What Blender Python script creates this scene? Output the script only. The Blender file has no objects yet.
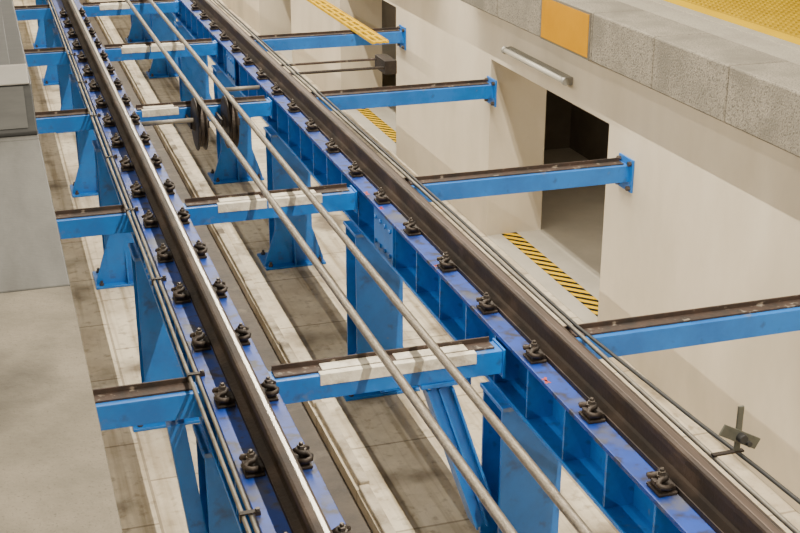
import bpy, bmesh, math, random
from mathutils import Vector, Matrix
random.seed(7)
C = bpy.context.scene.collection
PI = math.pi

# ------------------------------------------------------------------ materials
def mat(name, col, col2=None, scale=3.0, rough=.6, metal=0.0, bump=0.0, bscale=40, lo=.4, hi=.65,
        speck=None, speckscale=120, stretch=None, spec=.5, slo=.52, shi=.64, stain=None, stainscale=1.0, stlo=.5, sthi=.7):
    m = bpy.data.materials.new(name); m.use_nodes = True
    nt = m.node_tree; N = nt.nodes; L = nt.links
    b = N['Principled BSDF']
    b.inputs['Roughness'].default_value = rough
    b.inputs['Metallic'].default_value = metal
    b.inputs['Specular IOR Level'].default_value = spec
    tc = N.new('ShaderNodeTexCoord'); src = tc.outputs['Object']
    if stretch:
        mp = N.new('ShaderNodeMapping'); mp.inputs['Scale'].default_value = stretch
        L.new(src, mp.inputs['Vector']); vec = mp.outputs['Vector']
    else: vec = src
    out = None
    if col2:
        n = N.new('ShaderNodeTexNoise'); n.inputs['Scale'].default_value = scale
        n.inputs['Detail'].default_value = 7; n.inputs['Roughness'].default_value = .65
        L.new(vec, n.inputs['Vector'])
        r = N.new('ShaderNodeValToRGB'); r.color_ramp.elements[0].position = lo; r.color_ramp.elements[1].position = hi
        r.color_ramp.elements[0].color = (*col, 1); r.color_ramp.elements[1].color = (*col2, 1)
        L.new(n.outputs['Fac'], r.inputs['Fac']); out = r.outputs['Color']
    def layer(out, c, sc, a, bb, v):
        n2 = N.new('ShaderNodeTexNoise'); n2.inputs['Scale'].default_value = sc; n2.inputs['Detail'].default_value = 6
        L.new(v, n2.inputs['Vector'])
        r2 = N.new('ShaderNodeValToRGB'); r2.color_ramp.elements[0].position = a; r2.color_ramp.elements[1].position = bb
        r2.color_ramp.elements[0].color = (0, 0, 0, 1); r2.color_ramp.elements[1].color = (1, 1, 1, 1)
        L.new(n2.outputs['Fac'], r2.inputs['Fac'])
        mx = N.new('ShaderNodeMixRGB'); L.new(r2.outputs['Color'], mx.inputs['Fac'])
        if out: L.new(out, mx.inputs[1])
        else: mx.inputs[1].default_value = (*col, 1)
        mx.inputs[2].default_value = (*c, 1); return mx.outputs['Color']
    if speck: out = layer(out, speck, speckscale, slo, shi, src)
    if stain: out = layer(out, stain, stainscale, stlo, sthi, vec)
    if out: L.new(out, b.inputs['Base Color'])
    else: b.inputs['Base Color'].default_value = (*col, 1)
    if bump:
        n3 = N.new('ShaderNodeTexNoise'); n3.inputs['Scale'].default_value = bscale; n3.inputs['Detail'].default_value = 5
        L.new(src, n3.inputs['Vector'])
        bp = N.new('ShaderNodeBump'); bp.inputs['Strength'].default_value = bump; bp.inputs['Distance'].default_value = .01
        L.new(n3.outputs['Fac'], bp.inputs['Height']); L.new(bp.outputs['Normal'], b.inputs['Normal'])
    return m

def floor_mat():
    m = mat('floor_concrete', (.74, .66, .51), (.54, .46, .34), 2.2, .8, bump=.4, bscale=22, speck=(.44, .37, .27), speckscale=16, slo=.55, shi=.71,
            stain=(.20, .16, .11), stainscale=1.9, stlo=.55, sthi=.73)
    nt = m.node_tree; N = nt.nodes; L = nt.links; b = N['Principled BSDF']
    old = b.inputs['Base Color'].links[0].from_socket
    tc = N.new('ShaderNodeTexCoord'); mp = N.new('ShaderNodeMapping'); mp.inputs['Rotation'].default_value = (0, 0, PI/2)
    L.new(tc.outputs['Object'], mp.inputs['Vector'])
    br = N.new('ShaderNodeTexBrick'); br.inputs['Scale'].default_value = 1
    br.inputs['Brick Width'].default_value = 1.0; br.inputs['Row Height'].default_value = .62; br.inputs['Mortar Size'].default_value = .009
    br.inputs['Color1'].default_value = (1, 1, 1, 1); br.inputs['Color2'].default_value = (.84, .83, .80, 1); br.inputs['Mortar'].default_value = (.25, .21, .16, 1)
    L.new(mp.outputs['Vector'], br.inputs['Vector'])
    mx = N.new('ShaderNodeMixRGB'); mx.blend_type = 'MULTIPLY'; mx.inputs['Fac'].default_value = .6
    L.new(old, mx.inputs[1]); L.new(br.outputs['Color'], mx.inputs[2]); L.new(mx.outputs[0], b.inputs['Base Color'])
    mp2 = N.new('ShaderNodeMapping'); mp2.inputs['Scale'].default_value = (9, .35, 1); L.new(tc.outputs['Object'], mp2.inputs['Vector'])
    n = N.new('ShaderNodeTexNoise'); n.inputs['Scale'].default_value = 1.5; n.inputs['Detail'].default_value = 6; L.new(mp2.outputs['Vector'], n.inputs['Vector'])
    r = N.new('ShaderNodeValToRGB'); r.color_ramp.elements[0].position = .48; r.color_ramp.elements[1].position = .7
    r.color_ramp.elements[0].color = (1, 1, 1, 1); r.color_ramp.elements[1].color = (.50, .45, .37, 1); L.new(n.outputs['Fac'], r.inputs['Fac'])
    m2 = N.new('ShaderNodeMixRGB'); m2.blend_type = 'MULTIPLY'; m2.inputs['Fac'].default_value = .9
    L.new(mx.outputs[0], m2.inputs[1]); L.new(r.outputs['Color'], m2.inputs[2]); L.new(m2.outputs[0], b.inputs['Base Color'])
    return m

def hazard_mat():
    m = bpy.data.materials.new('hazard_tape'); m.use_nodes = True
    nt = m.node_tree; N = nt.nodes; L = nt.links; b = N['Principled BSDF']; b.inputs['Roughness'].default_value = .7
    b.inputs['Specular IOR Level'].default_value = .15
    tc = N.new('ShaderNodeTexCoord'); sp = N.new('ShaderNodeSeparateXYZ'); L.new(tc.outputs['Object'], sp.inputs[0])
    a = N.new('ShaderNodeMath'); a.operation = 'ADD'; L.new(sp.outputs['X'], a.inputs[0]); L.new(sp.outputs['Y'], a.inputs[1])
    k = N.new('ShaderNodeMath'); k.operation = 'MULTIPLY'; k.inputs[1].default_value = 7.5; L.new(a.outputs[0], k.inputs[0])
    f = N.new('ShaderNodeMath'); f.operation = 'FRACT'; L.new(k.outputs[0], f.inputs[0])
    g = N.new('ShaderNodeMath'); g.operation = 'GREATER_THAN'; g.inputs[1].default_value = .45; L.new(f.outputs[0], g.inputs[0])
    mx = N.new('ShaderNodeMixRGB'); mx.inputs[1].default_value = (.008, .008, .008, 1); mx.inputs[2].default_value = (.78, .48, .0, 1)
    L.new(g.outputs[0], mx.inputs['Fac']); L.new(mx.outputs[0], b.inputs['Base Color'])
    return m

M = {
 'blue': mat('blue_paint', (.008, .155, .55), (.008, .115, .42), 4, .42, bump=.06, bscale=18, speck=(.02, .08, .24), speckscale=11, slo=.60, shi=.72,
             stain=(.14, .17, .22), stainscale=8, stlo=.66, sthi=.78, spec=.5),
 'deep': mat('deep_blue_paint', (.010, .050, .32), (.010, .036, .20), 5, .48, bump=.08, bscale=18, speck=(.022, .024, .045), speckscale=16, slo=.50, shi=.66,
             stain=(.08, .085, .11), stainscale=5, stlo=.57, sthi=.72, spec=.4),
 'rust': mat('rusty_steel', (.060, .036, .026), (.028, .022, .019), 12, .7, .2, bump=.3, bscale=50, speck=(.24, .20, .16), speckscale=20, slo=.60, shi=.70),
 'rail': mat('rail_steel', (.045, .030, .022), (.025, .019, .016), 6, .68, .15, bump=.3, bscale=45, stretch=(1, .5, 1), stain=(.09, .062, .046), stainscale=5, stlo=.54, sthi=.7, spec=.35),
 'railtop': mat('worn_rail_top', (.15, .11, .09), (.09, .07, .058), 3, .42, .65, stretch=(8, .3, 1)),
 'shine': mat('polished_rail_top', (.60, .57, .51), (.42, .39, .35), 3, .36, .8, stretch=(8, .3, 1)),
 'iron': mat('black_iron', (.024, .019, .016), (.050, .036, .027), 14, .55, .5, bump=.3, bscale=60),
 'bolt': mat('bolt_steel', (.12, .10, .085), (.06, .05, .04), 20, .45, .7),
 'cable': mat('haul_cable', (.25, .215, .17), (.17, .145, .115), 30, .42, .6, bump=.3, bscale=140),
 'conduit': mat('conduit_grey', (.24, .215, .175), (.13, .115, .095), 8, .5, .3),
 'cross': mat('grey_green_plate', (.11, .11, .085), (.075, .075, .06), 14, .55, .2, bump=.2),
 'black': mat('black_rubber', (.02, .02, .02), None, rough=.6),
 'wall': mat('plaster_wall', (.67, .595, .47), (.58, .51, .39), 1.2, .85, bump=.08, bscale=12, stain=(.46, .40, .305), stainscale=.8, stlo=.55, sthi=.8, stretch=(1, 1, .5)),
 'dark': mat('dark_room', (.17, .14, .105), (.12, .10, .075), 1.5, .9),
 'roomfloor': mat('smooth_room_floor', (.50, .46, .38), (.42, .385, .32), 1.5, .7, bump=.05),
 'granite': mat('granite_block', (.27, .24, .19), (.20, .18, .142), 4, .8, bump=.6, bscale=80, speck=(.13, .115, .09), speckscale=90, slo=.52, shi=.60,
               stain=(.16, .143, .112), stainscale=3, stlo=.5, sthi=.68),
 'granitetop': mat('platform_paving', (.36, .325, .26), (.29, .26, .21), 2, .65, bump=.15, bscale=60, speck=(.22, .20, .16), speckscale=120),
 'ledge': mat('ledge_concrete', (.195, .170, .130), (.120, .105, .080), 3.5, .82, bump=.5, bscale=40, speck=(.11, .096, .074), speckscale=140, lo=.35, hi=.7, slo=.58, shi=.70,
              stain=(.065, .057, .045), stainscale=2.2, stlo=.50, sthi=.72, spec=.25),
 'ledge2': mat('grey_ledge_panel', (.098, .096, .088), (.072, .070, .064), 3, .65, 0, bump=.1, bscale=45, stretch=(3, .6, 1),
              stain=(.055, .052, .047), stainscale=1.6, stlo=.52, sthi=.75, spec=.3),
 'gutter': mat('wet_gutter', (.075, .055, .038), (.040, .030, .022), 3.5, .6, bump=.5, bscale=18, stain=(.15, .12, .085), stainscale=4, stlo=.58, sthi=.72),
 'curb': mat('pale_curb', (.56, .49, .38), (.32, .27, .20), 6, .85, bump=.6, bscale=25, stain=(.15, .12, .085), stainscale=3, stlo=.54, sthi=.68),
 'yellow': mat('yellow_paint', (.50, .235, .0), (.45, .205, .0), 3, .7, spec=.1),
 'border': mat('dark_border', (.16, .14, .10), (.12, .105, .08), 4, .6),
 'tread': mat('yellow_tread_paint', (.68, .42, .0), (.54, .32, .0), 8, .7, spec=.1),
 'tactile': mat('yellow_tactile', (.42, .27, .005), (.35, .22, .005), 4, .7, spec=.1),
 'line': mat('yellow_edge_line', (.60, .38, .0), (.55, .34, .0), 4, .7, spec=.1),
 'palestrip': mat('pale_strip', (.36, .33, .26), (.30, .27, .22), 4, .6),
 'pad': mat('crusted_pad', (.72, .67, .56), (.34, .29, .22), 9, .85, bump=.6, bscale=35, lo=.45, hi=.7),
 'steel': mat('brushed_steel', (.042, .042, .040), (.030, .030, .029), 2, .55, .1, stretch=(1, 8, 1), spec=.3),
 'steel2': mat('pale_steel', (.078, .077, .072), (.058, .057, .054), 2, .5, .1, stretch=(1, 6, 1), spec=.3),
 'steel3': mat('bright_steel_trim', (.19, .18, .16), (.15, .142, .126), 2, .5, .0),
 'lamp': mat('lamp_housing', (.26, .25, .22), (.20, .19, .165), 5, .45, .2),
 'tube': mat('lamp_tube', (.40, .38, .33), None, rough=.25),
 'red': mat('red_marking', (.45, .04, .03), (.3, .05, .04), 20, .6),
 'floor': floor_mat(), 'tape': hazard_mat(),
}

# ------------------------------------------------------------------ mesh helpers
def nb(): return bmesh.new()
def box(bm, x0, x1, y0, y1, z0, z1):
    v = [bm.verts.new(p) for p in ((x0,y0,z0),(x1,y0,z0),(x1,y1,z0),(x0,y1,z0),(x0,y0,z1),(x1,y0,z1),(x1,y1,z1),(x0,y1,z1))]
    for f in ((3,2,1,0),(4,5,6,7),(0,1,5,4),(1,2,6,5),(2,3,7,6),(3,0,4,7)): bm.faces.new([v[i] for i in f])
def prism(bm, poly, axis, a, b):
    def P(p, t):
        if axis == 'Y': return (p[0], t, p[1])
        if axis == 'X': return (t, p[0], p[1])
        return (p[0], p[1], t)
    A = [bm.verts.new(P(p, a)) for p in poly]; B = [bm.verts.new(P(p, b)) for p in poly]
    n = len(poly)
    for i in range(n): bm.faces.new((A[i], A[(i+1) % n], B[(i+1) % n], B[i]))
    bm.faces.new(A[::-1]); bm.faces.new(B)
def tube(bm, pts, r, n=10):
    pts = [Vector(p) for p in pts]; rings = []
    for i, p in enumerate(pts):
        d = (pts[min(i+1, len(pts)-1)] - pts[max(i-1, 0)]).normalized()
        up = Vector((0, 0, 1)) if abs(d.z) < .9 else Vector((1, 0, 0))
        a = d.cross(up).normalized(); b = d.cross(a).normalized()
        rings.append([bm.verts.new(p + (a*math.cos(2*PI*k/n) + b*math.sin(2*PI*k/n))*r) for k in range(n)])
    for i in range(len(rings)-1):
        for k in range(n):
            bm.faces.new((rings[i][k], rings[i][(k+1) % n], rings[i+1][(k+1) % n], rings[i+1][k]))
    bm.faces.new(rings[0][::-1]); bm.faces.new(rings[-1])
def lathe(bm, prof, axis, c, n=32):          # prof: (radius, height along axis)
    c = Vector(c); rings = []
    for r, h in prof:
        ring = []
        for k in range(n):
            a = 2*PI*k/n; u, w = r*math.cos(a), r*math.sin(a)
            p = {'X': (h, u, w), 'Y': (u, h, w), 'Z': (u, w, h)}[axis]
            ring.append(bm.verts.new(c + Vector(p)))
        rings.append(ring)
    for i in range(len(rings)-1):
        for k in range(n): bm.faces.new((rings[i][k], rings[i][(k+1) % n], rings[i+1][(k+1) % n], rings[i+1][k]))
    bm.faces.new(rings[0]); bm.faces.new(rings[-1][::-1])
def bar(bm, p, q, w, h):                      # rectangular bar from p to q
    p, q = Vector(p), Vector(q); d = (q-p).normalized()
    up = Vector((0, 0, 1)) if abs(d.z) < .95 else Vector((0, 1, 0))
    a = d.cross(up).normalized()*w/2; b = a.cross(d).normalized()*h/2
    A = [bm.verts.new(p+s) for s in (a+b, a-b, -a-b, -a+b)]; B = [bm.verts.new(q+s) for s in (a+b, a-b, -a-b, -a+b)]
    for i in range(4): bm.faces.new((A[i], A[(i+1) % 4], B[(i+1) % 4], B[i]))
    bm.faces.new(A[::-1]); bm.faces.new(B)
def obj(name, bm, m, parent=None, smooth=False, bevel=0, loc=(0, 0, 0)):
    bmesh.ops.recalc_face_normals(bm, faces=bm.faces)
    me = bpy.data.meshes.new(name); bm.to_mesh(me); bm.free()
    me.materials.append(m)
    o = bpy.data.objects.new(name, me); C.objects.link(o); o.parent = parent; o.location = loc
    if smooth:
        for p in me.polygons: p.use_smooth = len(p.vertices) < 6
    if bevel:
        md = o.modifiers.new('Bevel', 'BEVEL'); md.width = bevel; md.segments = 2; md.limit_method = 'ANGLE'
    return o
def tag(o, label, cat, group=None):
    o['label'] = label; o['category'] = cat
    if group: o['group'] = group
    return o
def thing(name, label, cat, loc=(0, 0, 0), group=None):
    o = bpy.data.objects.new(name, None); C.objects.link(o); o.location = loc; o.empty_display_size = .1
    return tag(o, label, cat, group)
def struct(name, bm, m, **k):
    o = obj(name, bm, m, **k); o['kind'] = 'structure'; return o
def dup(root, loc, label):
    r = root.copy(); C.objects.link(r); r.location = loc; r['label'] = label
    for ch in list(root.children):
        c = ch.copy(); C.objects.link(c); c.parent = r
        for g in ch.children:
            d = g.copy(); C.objects.link(d); d.parent = c
    return r
ORD = ['first', 'second', 'third', 'fourth', 'fifth', 'sixth', 'seventh', 'eighth', 'ninth', 'tenth', 'eleventh', 'twelfth',
       'thirteenth', 'fourteenth', 'fifteenth', 'sixteenth', 'seventeenth', 'eighteenth', 'nineteenth', 'twentieth']

# ------------------------------------------------------------------ dimensions
FZ = -1.67                       # pit floor
XL, XR = .882, 2.34              # rail centres
HF = .152                        # half width of the girder flanges
WX = 4.20                        # right wall face
GT = -.165                       # girder top
Y0, Y1 = .8, 24.0
ROWS = [5.25, 7.85, 10.45, 13.05, 15.65, 18.25, 20.85]

# ------------------------------------------------------------------ setting
bm = nb(); box(bm, -.5, 1.56, -1, 28, FZ-.2, FZ); box(bm, 1.80, 8, -1, 28, FZ-.2, FZ); box(bm, 1.56, 1.80, -1, 28, FZ-.3, FZ-.11)
struct('floor', bm, M['floor'])
bm = nb(); box(bm, 4.2, 6.2, -1, 28, FZ, FZ+.003)
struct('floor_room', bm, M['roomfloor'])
bm = nb(); box(bm, 1.562, 1.798, -.9, 27.9, FZ-.11, FZ-.08)
struct('gutter_bed', bm, M['gutter'])
bm = nb()
y = -1.0
while y < 28:
    l = random.uniform(.8, 1.3); w = random.uniform(-.008, .008); box(bm, 1.815+w, 1.88+w, y, y+l-.014, FZ, FZ+.045+w); y += l
struct('curb', bm, M['curb'], bevel=.01)
for y0, y1, nm in ((-1, 8.16, 'wall_right'), (10.5, 13.3, 'wall_right_middle'), (15.64, 18.4, 'wall_right_far'), (20.7, 28, 'wall_right_end')):
    bm = nb(); box(bm, WX, 4.75, y0, y1, FZ, .0); struct(nm, bm, M['wall'])
bm = nb(); box(bm, WX, 4.75, -1, 28, .0, .45); struct('wall_right_lintel', bm, M['wall'])
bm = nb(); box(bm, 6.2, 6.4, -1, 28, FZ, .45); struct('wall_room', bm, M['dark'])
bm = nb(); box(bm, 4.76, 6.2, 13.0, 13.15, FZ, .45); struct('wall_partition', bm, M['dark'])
bm = nb(); box(bm, -.4, .1, -1, 28, FZ, .45); struct('wall_left', bm, M['wall'])
bm = nb(); box(bm, -.4, 9, 28, 28.2, FZ, 4); struct('wall_back', bm, M['wall'])
for i, (a, b) in enumerate(((-1, 1.9), (1.905, 4.10), (4.108, 6.0), (6.008, 9.1), (9.11, 28))):
    bm = nb(); box(bm, -4, .158, a, b, .45, .8); struct('platform_ledge' if i == 0 else 'platform_ledge.%03d' % i, bm, M['ledge'] if i < 2 else M['ledge2'], bevel=.006)
bm = nb(); box(bm, 4.46, 9, -1, 28, .45, .795); struct('platform_deck', bm, M['granitetop'])
bm = nb(); box(bm, 4.70, 4.775, -1, 28, .795, .801); struct('pale_edge_strip', bm, M['palestrip'])
bm = nb(); box(bm, 4.78, 4.90, -1, 28, .795, .802); struct('yellow_edge_line', bm, M['line'])
bm = nb(); box(bm, 4.915, 5.84, 3, 16, .795, .80)
y = 3.03
while y < 15:
    x = 4.95
    while x < 5.82:
        vs = [(.018, 0), (.013, .008)]
        rings = [[bm.verts.new((x+r*math.cos(PI/3*k), y+r*math.sin(PI/3*k), .80+h)) for k in range(6)] for r, h in vs]
        for k in range(6): bm.faces.new((rings[0][k], rings[0][(k+1) % 6], rings[1][(k+1) % 6], rings[1][k]))
        bm.faces.new(rings[1]); x += .06
    y += .06
struct('tactile_paving', bm, M['tactile'])

n = 0
for i in range(-3, 14):
    a = 6.42 + .9*i
    if a + .9 < 5.4 or a > 10.9: continue
    bm = nb(); box(bm, 4.05, 4.455, a+.004, a+.896, .455, .80)
    lab = 'speckled granite block of the right platform edge, %s from the right' % ORD[n]
    if abs(a - 8.22) < .01: lab = 'granite block behind the yellow panel on the right platform edge'
    tag(obj('coping_block', bm, M['granite'], bevel=.012), lab, 'stone block', 'granite blocks of the right platform edge'); n += 1
bm = nb(); box(bm, 4.05, 4.455, 11.82, 28, .455, .80); box(bm, 4.05, 4.455, -1, 4.615, .455, .80)
box(bm, 4.05, 4.455, 4.62, 5.515, .455, .80)
struct('platform_edge', bm, M['granite'])
t = thing('warning_panel', 'blank yellow rectangular panel fixed on the granite platform edge', 'sign', (4.05, 8.67, .46))
bm = nb(); box(bm, -.008, 0, -.43, .43, -.002, .335); obj('border', bm, M['border'], t)
bm = nb(); box(bm, -.011, -.008, -.41, .41, .014, .320); obj('panel', bm, M['yellow'], t)

for a, b, lab in ((8.0, 10.8, 'yellow and black hazard tape on the floor of the nearer wall opening'), (13.2, 15.8, 'yellow and black hazard tape on the floor of the far wall opening')):
    bm = nb(); box(bm, 4.35, 4.50, a, b, FZ+.003, FZ+.007)
    tag(obj('hazard_tape', bm, M['tape']), lab, 'floor tape')

# steel casing on the left platform
t = thing('steel_casing', 'low grey steel casing with sloped end panel on the left platform', 'metal casing', (-.35, 6.07, .8))
bm = nb(); prism(bm, [(0, 0), (0, .02), (.20, .20), (6, .20), (6, 0)], 'X', -1.6, .505); obj('body', bm, M['steel'], t, bevel=.006)
bm = nb(); prism(bm, [(.012, .036), (.188, .195), (.190, .189), (.016, .032)], 'X', -1.5, .465); obj('end_panel', bm, M['steel2'], t)
bm = nb(); prism(bm, [(.19, .20), (.19, .208), (.40, .25), (.44, .25), (.44, .20)], 'X', -1.6, .495); obj('top_trim', bm, M['steel3'], t, bevel=.005)
bm = nb(); box(bm, .505, .508, .3, 5.9, .03, .18); obj('side_panel', bm, M['steel2'], t)
bm = nb(); prism(bm, [(.44, .20), (.44, .245), (1.9, .30), (5.9, .30), (5.9, .20)], 'X', -1.5, .42); obj('top_panel', bm, M['steel'], t, bevel=.003)
bm = nb(); prism(bm, [(.52, .252), (.52, .258), (1.8, .306), (1.8, .300)], 'X', -1.4, .30); obj('inset_panel', bm, M['steel2'], t)
bm = nb(); box(bm, -1.5, .42, 2.4, 2.45, .298, .308); obj('seam_strip', bm, M['steel2'], t)

# ------------------------------------------------------------------ girders
def girder(X, lab, side):
    t = thing('rail_girder', lab, 'steel girder', (X, 0, 0))
    bm = nb(); box(bm, -HF, HF, Y0, Y1, GT-.022, GT); obj('top_flange', bm, M['deep'], t, bevel=.003)
    bm = nb(); box(bm, -.008, .008, Y0, Y1, GT-.29, GT-.022); obj('web', bm, M['blue'], t)
    bm = nb(); box(bm, -HF+.006, HF-.006, Y0, Y1, GT-.31, GT-.29); obj('bottom_flange', bm, M['blue'], t, bevel=.003)
    bm0 = nb(); box(bm0, -HF+.012, -.008, -.008, .008, GT-.29, GT-.022); box(bm0, .008, HF-.012, -.008, .008, GT-.29, GT-.022)
    s = obj('stiffener', bm0, M['blue'], t); y = 3.3; s.location = (0, y, 0)
    while y < 20:
        y += .41; c = s.copy(); C.objects.link(c); c.location = (0, y, 0)
    for yy in (7.2, 12.3):
        bm = nb(); box(bm, -HF, -HF+.011, yy-.2, yy+.2, GT-.28, GT-.022)
        for k in range(4):
            for z in (-.07, -.23): lathe(bm, [(.014, -HF-.012), (.014, -HF)], 'X', (0, yy-.15+.1*k, GT+z), 6)
        obj('splice_plate', bm, M['blue'], t)
    if side == 'R':
        for (x, yy, w, l) in ((-.135, 7.62, .02, .07), (-.135, 7.3, .02, .05), (-.135, 4.75, .02, .06), (-.135, 6.25, .02, .03)):
            bm = nb(); bar(bm, (x-w/2, yy-l/2, GT), (x+w/2, yy+l/2, GT), .012, .0015); bar(bm, (x+w/2, yy-l/2, GT), (x-w/2, yy+l/3, GT), .01, .0015)
            obj('paint_mark', bm, M['red'], t)
    return t
girder(XL, 'blue steel girder carrying the left rail', 'L')
girder(XR, 'blue steel girder with open stiffener bays carrying the right rail', 'R')

# ------------------------------------------------------------------ rails
prof = [(-.050, -.15), (.050, -.15), (.050, -.141), (.018, -.128), (.009, -.118), (.009, -.054), (.031, -.040), (.034, -.012), (.031, -.004), (.022, 0),
        (-.022, 0), (-.031, -.004), (-.034, -.012), (-.031, -.040), (-.009, -.054), (-.009, -.118), (-.018, -.128), (-.050, -.141)]
for X, lab, mt, a, b in ((XL, 'left running rail with a narrow polished silver top', 'shine', .001, .022), (XR, 'right running rail, dark brown steel with dull worn top', 'railtop', -.016, .016)):
    t = thing('rail', lab, 'rail', (X, 0, 0))
    bm = nb(); prism(bm, prof, 'Y', Y0, Y1); obj('rail_body', bm, M['rail'], t)
    bm = nb(); prism(bm, [(a, 0), (b, 0), (b-.003, .0018), (a+.003, .0018)], 'Y', Y0, Y1); obj('running_surface', bm, M[mt], t)
    bm = nb(); box(bm, -.050, .050, Y0, Y1, GT+.001, -.15); obj('rail_pad', bm, M['iron'], t)
gx = XR+.055
bm = nb(); prism(bm, [(gx, GT+.001), (gx+.075, GT+.001), (gx+.075, GT+.012), (gx+.058, GT+.012), (gx+.058, -.085), (gx, -.085), (gx, -.097), (gx+.047, -.097), (gx+.047, GT+.012), (gx, GT+.012)], 'Y', Y0, Y1)
tag(obj('guard_bar', bm, M['rail'], bevel=.002), 'dark brown steel guard bar running along the right side of the right rail', 'guard bar')

def make_clip(s):
    t = thing('rail_clip', '', 'rail clip', (0, 0, 0), 'black spring clips holding the rails')
    G = GT+.001
    bm = nb(); box(bm, -.040, .040, -.053, .053, G, G+.014); box(bm, -.030, .038, -.041, .041, G+.014, G+.036)
    for v in bm.verts: v.co.x *= -s
    obj('base_plate', bm, M['iron'], t, bevel=.004)
    pts = [(-.020, -.042, G+.034), (.012, -.055, G+.040), (.036, -.050, G+.044), (.042, -.034, G+.047), (.026, -.022, G+.056), (-.002, -.021, G+.061),
           (-.014, 0, G+.061), (-.002, .021, G+.061), (.026, .022, G+.056), (.042, .034, G+.047), (.036, .050, G+.044), (.012, .055, G+.040), (-.020, .042, G+.034)]
    bm = nb(); tube(bm, [(p[0]*s*.9, p[1], p[2]) for p in pts], .0115, 8)
    obj('spring', bm, M['iron'], t, smooth=True)
    bm = nb(); lathe(bm, [(.021, G+.061), (.021, G+.068), (.016, G+.069), (.016, G+.083), (.012, G+.085)], 'Z', (.006*s, 0, 0), 6)
    lathe(bm, [(.009, G+.03), (.009, G+.094), (.006, G+.097)], 'Z', (.006*s, 0, 0), 10)
    obj('bolt', bm, M['bolt'], t)
    bm = nb(); box(bm, *sorted((.012*s, .042*s)), -.016, .016, G+.036, G+.050); obj('wedge', bm, M['rust'], t, bevel=.003)
    return t
cl = {-1: make_clip(-1), 1: make_clip(1)}; used = {-1: 0, 1: 0}
nclip = 19
for X, rn, s, sn in ((XL, 'left rail', -1, 'left'), (XL, 'left rail', 1, 'right'), (XR, 'right rail', -1, 'left')):
    for i in range(nclip):
        y = 3.75 + .61*i
        lab = 'black spring clip on the %s side of the %s, %s from the bottom' % (sn, rn, ORD[i])
        loc = (X + s*.0945, y, 0)
        if not used[s]: cl[s].location = loc; cl[s]['label'] = lab; used[s] = 1
        else: dup(cl[s], loc, lab)

# ------------------------------------------------------------------ columns
def make_column(s):
    t = thing('support_column', '', 'steel column', (0, 0, 0), 'blue columns under the rail girders')
    H = GT-.31-FZ; q = .165
    bm = nb(); box(bm, -q, q, -.13, -.114, .02, H-.02); box(bm, -q, q, .114, .13, .02, H-.02); box(bm, -.007, .007, -.114, .114, .02, H-.02)
    obj('shaft', bm, M['blue'], t)
    bm = nb(); box(bm, -.175, .175, -.15, .15, H-.02, H); obj('cap_plate', bm, M['blue'], t)
    bm = nb(); box(bm, -.27, .27, -.2, .2, 0, .02); obj('base_plate', bm, M['blue'], t, bevel=.004)
    for sx in (-1, 1):
        bm = nb()
        prism(bm, [(sx*q, .02), (sx*.26, .02), (sx*.26, .05), (sx*q, .34)], 'Y', -.128, -.116)
        obj('gusset', bm, M['blue'], t)
    bm = nb(); prism(bm, [(-.13, .02), (-.19, .02), (-.19, .05), (-.13, .3)], 'X', -.006, .006); obj('gusset', bm, M['blue'], t)
    for sx in (-1, 1):
        for sy in (-1, 1):
            bm = nb(); lathe(bm, [(.02, .02), (.02, .038), (.012, .04), (.012, .06)], 'Z', (sx*.22, sy*.16, 0), 6); obj('anchor_bolt', bm, M['bolt'], t)
    return t
col0 = make_column(1); first = True
for X, gn in ((XL-.01, 'left'), (XR-.02, 'right')):
    for i, y in enumerate(ROWS):
        lab = 'blue steel column under the %s girder, %s from the bottom' % (gn, ORD[i])
        if first: col0.location = (X, y, FZ); col0['label'] = lab; first = False
        else: dup(col0, (X, y, FZ), lab)
t = thing('knee_brace', 'blue diagonal brace from the nearest middle crossbeam to the right column', 'steel brace', (1.86, 5.25, -.34))
bm = nb(); bar(bm, (0, 0, -.03), (.27, 0, -.85), .10, .012); obj('web', bm, M['blue'], t)
for sx in (-1, 1):
    bm = nb(); bar(bm, (sx*.062, 0, -.03-.0), (.27+sx*.062, 0, -.85), .13, .012); obj('flange', bm, M['blue'], t)
bm = nb(); bar(bm, (0, -.02, -.03), (.27, -.02, -.85), .010, .115); obj('face_plate', bm, M['blue'], t)
bm = nb(); box(bm, -.10, .09, -.07, .07, -.012, .008); obj('end_plate', bm, M['blue'], t)
t = thing('tie_bar', 'short horizontal blue bar below the nearest middle crossbeam', 'steel bar', (1.80, 5.62, -.5))
bm = nb(); box(bm, -.12, .35, -.035, .035, -.05, -.042); box(bm, -.12, .35, -.035, .035, -.008, .0); box(bm, -.12, .35, -.006, .006, -.042, -.008); obj('bar', bm, M['blue'], t, bevel=.002)
bm = nb(); box(bm, .345, .36, -.06, .06, -.08, .03); obj('end_plate', bm, M['blue'], t)
t = thing('knee_brace', 'blue diagonal brace beside the left column near the bottom', 'steel brace', (.60, 5.25, -.34))
bm = nb(); bar(bm, (0, 0, -.02), (.09, 0, -.8), .08, .1); obj('strut', bm, M['blue'], t)

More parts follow.
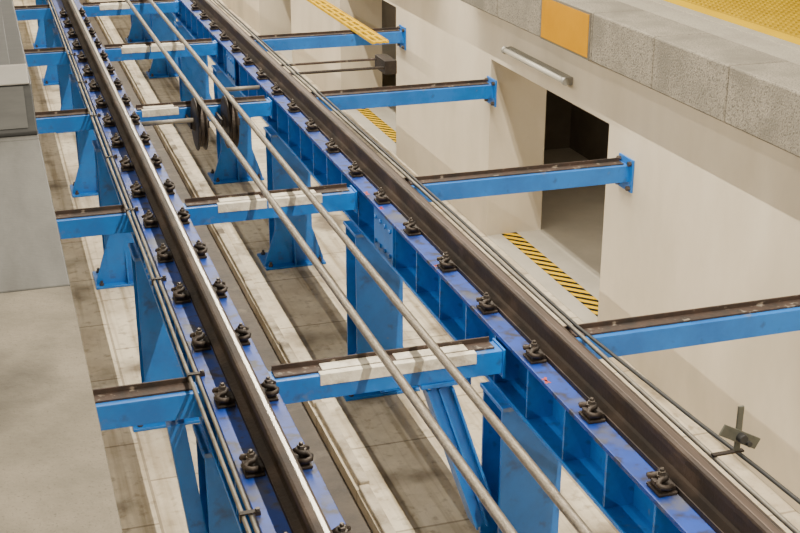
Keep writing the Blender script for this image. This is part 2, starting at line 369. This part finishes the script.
# ------------------------------------------------------------------ crossbeams
def crossbeam(x0, x1, y, lab, grp, pads=None, plateR=False):
    t = thing('crossbeam', lab, 'steel beam', (x0, y, -.33), grp); w = x1-x0
    bm = nb(); prism(bm, [(-.06, 0), (.06, 0), (.06, .012), (-.048, .012), (-.048, .108), (.06, .108), (.06, .12), (-.06, .12)], 'X', 0, w)
    obj('channel', bm, M['blue'], t, bevel=.002)
    bm = nb(); prism(bm, [(-.025, .12), (.055, .12), (.055, .152), (.046, .152), (.046, .129), (-.025, .129)], 'X', .03, w-.04)
    obj('angle_iron', bm, M['rust'], t)
    bm = nb(); box(bm, 0, .012, -.075, .075, -.02, .13); obj('end_plate', bm, M['blue'], t)
    if plateR:
        bm = nb(); box(bm, w-.015, w, -.11, .11, -.07, .17); pl = obj('wall_plate', bm, M['blue'], t, bevel=.004)
        for sy in (-1, 1):
            for z in (-.04, .14):
                bm = nb(); lathe(bm, [(.018, -.04), (.018, -.015)], 'X', (w, sy*.08, z), 6); obj('bolt', bm, M['bolt'], pl)
    else:
        bm = nb(); box(bm, w-.012, w, -.075, .075, -.02, .13); obj('end_plate', bm, M['blue'], t)
    if pads:
        for a, b, dy in pads:
            bm = nb(); box(bm, a-x0, b-x0, -.066+dy, -.060+dy, .072, .125); box(bm, a-x0, b-x0, -.066+dy, -.026+dy, .1205, .130)
            box(bm, a-x0+.02, b-x0-.03, -.024, .044, .1295, .135)
            obj('pad', bm, M['pad'], t, bevel=.003)
    return t
names = ['nearest row', 'second row', 'third row', 'fourth row', 'fifth row, at the top']
pd = {0: [(1.27, 1.62, 0), (1.63, 2.04, 0)], 1: [(1.26, 1.58, 0), (1.59, 1.95, 0)], 2: [(1.10, 1.40, 0)], 3: [(1.22, 1.5, 0), (1.51, 1.85, 0)], 4: [(1.25, 1.6, 0)]}
for i, y in enumerate(ROWS[:5]):
    crossbeam(XL+HF+.002, XR-HF-.002, y, 'blue crossbeam with rusty top angle between the two rails, %s' % names[i], 'crossbeams between the rails', pd[i])
    crossbeam(.1, XL-HF-.002, y, 'short blue crossbeam left of the left rail, %s' % names[i], 'crossbeams left of the left rail')
    if i < 4: crossbeam(XR+HF+.002, WX, y, 'long blue crossbeam from the right girder to the beige wall, %s' % names[i], 'crossbeams to the right wall', None, True)

# ------------------------------------------------------------------ haul cables and sheaves
for X, lab in ((1.53, 'left grey steel haul cable running between the rails'), (1.78, 'right grey steel haul cable running between the rails')):
    bm = nb(); tube(bm, [(X, Y0+k*(Y1-Y0)/12, -.080) for k in range(13)], .021, 14)
    tag(obj('haul_cable', bm, M['cable'], smooth=True), lab, 'steel cable')
for X, lab in ((1.53, 'black grooved sheave wheel under the left haul cable'), (1.78, 'black grooved sheave wheel under the right haul cable')):
    t = thing('sheave', lab, 'pulley', (X, 10.16, -.291), 'sheaves under the haul cables')
    bm = nb(); lathe(bm, [(.05, -.045), (.19, -.042), (.215, -.035), (.215, -.028), (.186, -.012), (.186, .012), (.215, .028), (.215, .035), (.19, .042), (.05, .045)], 'X', (0, 0, 0), 40)
    obj('wheel', bm, M['iron'], t, smooth=False)
    bm = nb(); lathe(bm, [(.05, -.06), (.055, -.055), (.055, .055), (.05, .06)], 'X', (0, 0, 0), 20); obj('hub', bm, M['bolt'], t)
    for s in (-1, 1):
        bm = nb(); bar(bm, (s*.07, -.03, 0), (s*.07, .229, .0), .016, .06); obj('bracket_arm', bm, M['iron'], t)
for (x0, x1, y, lab) in ((1.035, 1.45, 9.95, 'grey rod reaching from the left girder towards the left sheave'), (1.86, 2.186, 10.9, 'grey rod reaching from the right girder behind the right sheave')):
    bm = nb(); tube(bm, [(x0, y, -.2), (x1, y, -.2)], .018, 10)
    tag(obj('spacer_rod', bm, M['conduit'], smooth=True), lab, 'metal rod')

# ------------------------------------------------------------------ conduits
def run(x, z, r, lab, m='conduit', wob=.003, ya=Y0, yb=20):
    bm = nb(); pts = []; y = ya
    while y <= yb:
        pts.append((x + random.uniform(-wob, wob), y, z + random.uniform(0, wob)/2)); y += .8
    tube(bm, pts, r, 8)
    return tag(obj('conduit', bm, M[m], smooth=True), lab, 'conduit')
run(.684, -.165, .009, 'outer thin grey conduit along the left edge of the left girder')
run(.714, -.165, .009, 'inner thin grey conduit along the left edge of the left girder')
run(2.565, -.165, .011, 'grey conduit along the right side of the right rail')
bm = nb()
pts = [(2.60, y_, -.166+.003*math.sin(y_*2)) for y_ in (16, 14, 12, 10, 9, 8, 7, 6, 5.25)] + [(2.63, 4.7, -.168), (2.66, 4.2, -.17), (2.69, 3.8, -.17), (2.72, 3.4, -.18), (2.76, 3.0, -.2), (2.82, 2.4, -.25)]
tube(bm, pts, .009, 8); tag(obj('loose_cable', bm, M['black'], smooth=True), 'black cable beside the right conduit, bending away at the lower right', 'cable')
ck = thing('conduit_clamp', '', 'clamp', (.7, 3.35, -.165), 'conduit clamps on the left girder')
bm = nb(); box(bm, -.058, .02, -.012, .012, .012, .017); box(bm, -.058, -.053, -.012, .012, -.02, .012); box(bm, .0, .02, -.012, .012, .0005, .012); obj('strap', bm, M['iron'], ck)
bm = nb(); lathe(bm, [(.01, .017), (.01, .027)], 'Z', (.010, 0, 0), 6); obj('screw', bm, M['bolt'], ck)
ck.location = (.731, 4.05, GT); ck['label'] = 'small clamp holding the left conduits, first from the bottom'
for i in range(1, 8): dup(ck, (.731, 4.05+1.22*i, GT), 'small clamp holding the left conduits, %s from the bottom' % ORD[i])
t = thing('cable_bracket', 'dark metal bracket on the conduits left of the left rail', 'bracket', (.63, 3.72, -.2))
bm = nb(); box(bm, -.02, .099, -.01, .01, .0, .024); box(bm, -.02, .0, -.02, .02, -.08, .1); obj('plate', bm, M['iron'], t, bevel=.003)
bm = nb(); lathe(bm, [(.016, -.03), (.016, .03)], 'Y', (.0, 0, .07), 12); obj('clamp', bm, M['bolt'], t)
t = thing('cable_bracket', 'grey-green cross-shaped plate bracket over the cable right of the right rail', 'bracket', (2.66, 3.90, -.152))
bm = nb(); box(bm, -.11, .03, -.010, .010, -.0, .008); obj('arm', bm, M['iron'], t)
bm = nb(); box(bm, -.012, .012, -.005, .005, .008, .205); obj('post', bm, M['cross'], t)
bm = nb(); bar(bm, (-.085, -.012, .120), (.085, -.012, .03), .010, .05); obj('cross_plate', bm, M['cross'], t, bevel=.002)
bm = nb(); lathe(bm, [(.018, -.040), (.020, -.035), (.020, -.012), (.016, .0)], 'Y', (0, -.006, .078), 16); lathe(bm, [(.012, -.03), (.012, .0)], 'Y', (.035, -.006, .045), 12); obj('clamp', bm, M['black'], t)

t = thing('wall_rod', 'dark rods with an end box reaching right from the right girder between crossbeams', 'metal rod', (2.5, 11.55, -.25))
bm = nb(); tube(bm, [(0, 0, 0), (1.14, 0, 0)], .014, 8); obj('rod', bm, M['iron'], t)
bm = nb(); box(bm, 1.02, 1.14, -.05, .29, -.06, .07); obj('end_box', bm, M['iron'], t, bevel=.005)
bm = nb(); tube(bm, [(0, .25, .03), (1.14, .25, .03)], .012, 8); obj('rod', bm, M['rust'], t)
t = thing('yellow_tread', 'yellow slotted walkway tread lying on the far right crossbeam', 'metal tread', (3.72, 12.3, -.178))
bm = nb()
for k in range(3): box(bm, -.08+.066*k, -.052+.066*k, 0, 3.3, .002, .02)
for k in range(12): box(bm, -.08, .08, .02+.28*k, .08+.28*k, .002, .0195)
obj('slotted_plate', bm, M['tread'], t)
bm = nb(); box(bm, -.08, .08, .02, 3.28, .0, .002); obj('under_plate', bm, M['iron'], t)
bm = nb(); box(bm, -.088, -.08, 0, 3.3, 0, .028); box(bm, .08, .088, 0, 3.3, 0, .028); obj('side_rail', bm, M['tread'], t)

t = thing('strip_light', 'unlit grey fluorescent strip light fixed under the right platform edge', 'light fixture', (4.2, 9.42, .16))
bm = nb(); prism(bm, [(0, -.02), (-.03, -.02), (-.05, .0), (-.05, .03), (-.03, .045), (0, .045)], 'Y', -.62, .62); obj('housing', bm, M['lamp'], t, bevel=.006)
bm = nb(); tube(bm, [(-.068, -.60, .015), (-.068, .60, .015)], .022, 14); obj('tube', bm, M['tube'], t, smooth=True)
for s in (-1, 1):
    bm = nb(); lathe(bm, [(.030, -.02), (.032, -.015), (.032, .015), (.030, .02)], 'Y', (-.062, s*.61, .015), 18); obj('end_cap', bm, M['lamp'], t)

# ------------------------------------------------------------------ lights
def strip(x, z, p, col, w=.05, tilt=0, ln=30, y=12):
    l = bpy.data.lights.new('strip', 'AREA'); l.shape = 'RECTANGLE'; l.size = w; l.size_y = ln; l.energy = p; l.color = col
    o = bpy.data.objects.new('strip_and_fill_light', l); C.objects.link(o); o.location = (x, y, z); o.rotation_euler = (0, tilt, 0)
strip(2.75, 4.2, 2750, (1, .91, .75), .01, ln=34, y=11)
strip(.2, 4.4, 380, (1, .91, .75), .01, ln=34, y=11)
strip(-3.2, 4.0, 1250, (1, .90, .73), .01, math.radians(-45), ln=34, y=10)
strip(5.5, .42, 14, (1, .85, .65), .3, 0, 3.5, 9.2)  # weak fill added inside the room only to brighten the dark doorway
w = bpy.data.worlds.new('World'); bpy.context.scene.world = w; w.use_nodes = True
w.node_tree.nodes['Background'].inputs[0].default_value = (1, .94, .84, 1); w.node_tree.nodes['Background'].inputs[1].default_value = .045

cam = bpy.data.cameras.new('Camera'); co = bpy.data.objects.new('Camera', cam); C.objects.link(co)
cam.lens = 57.7; cam.sensor_width = 36; co.location = (0, 0, 2.4)
co.rotation_euler = (math.radians(68.8), 0, math.radians(-17.7)); cam.clip_start = .05
bpy.context.scene.camera = co
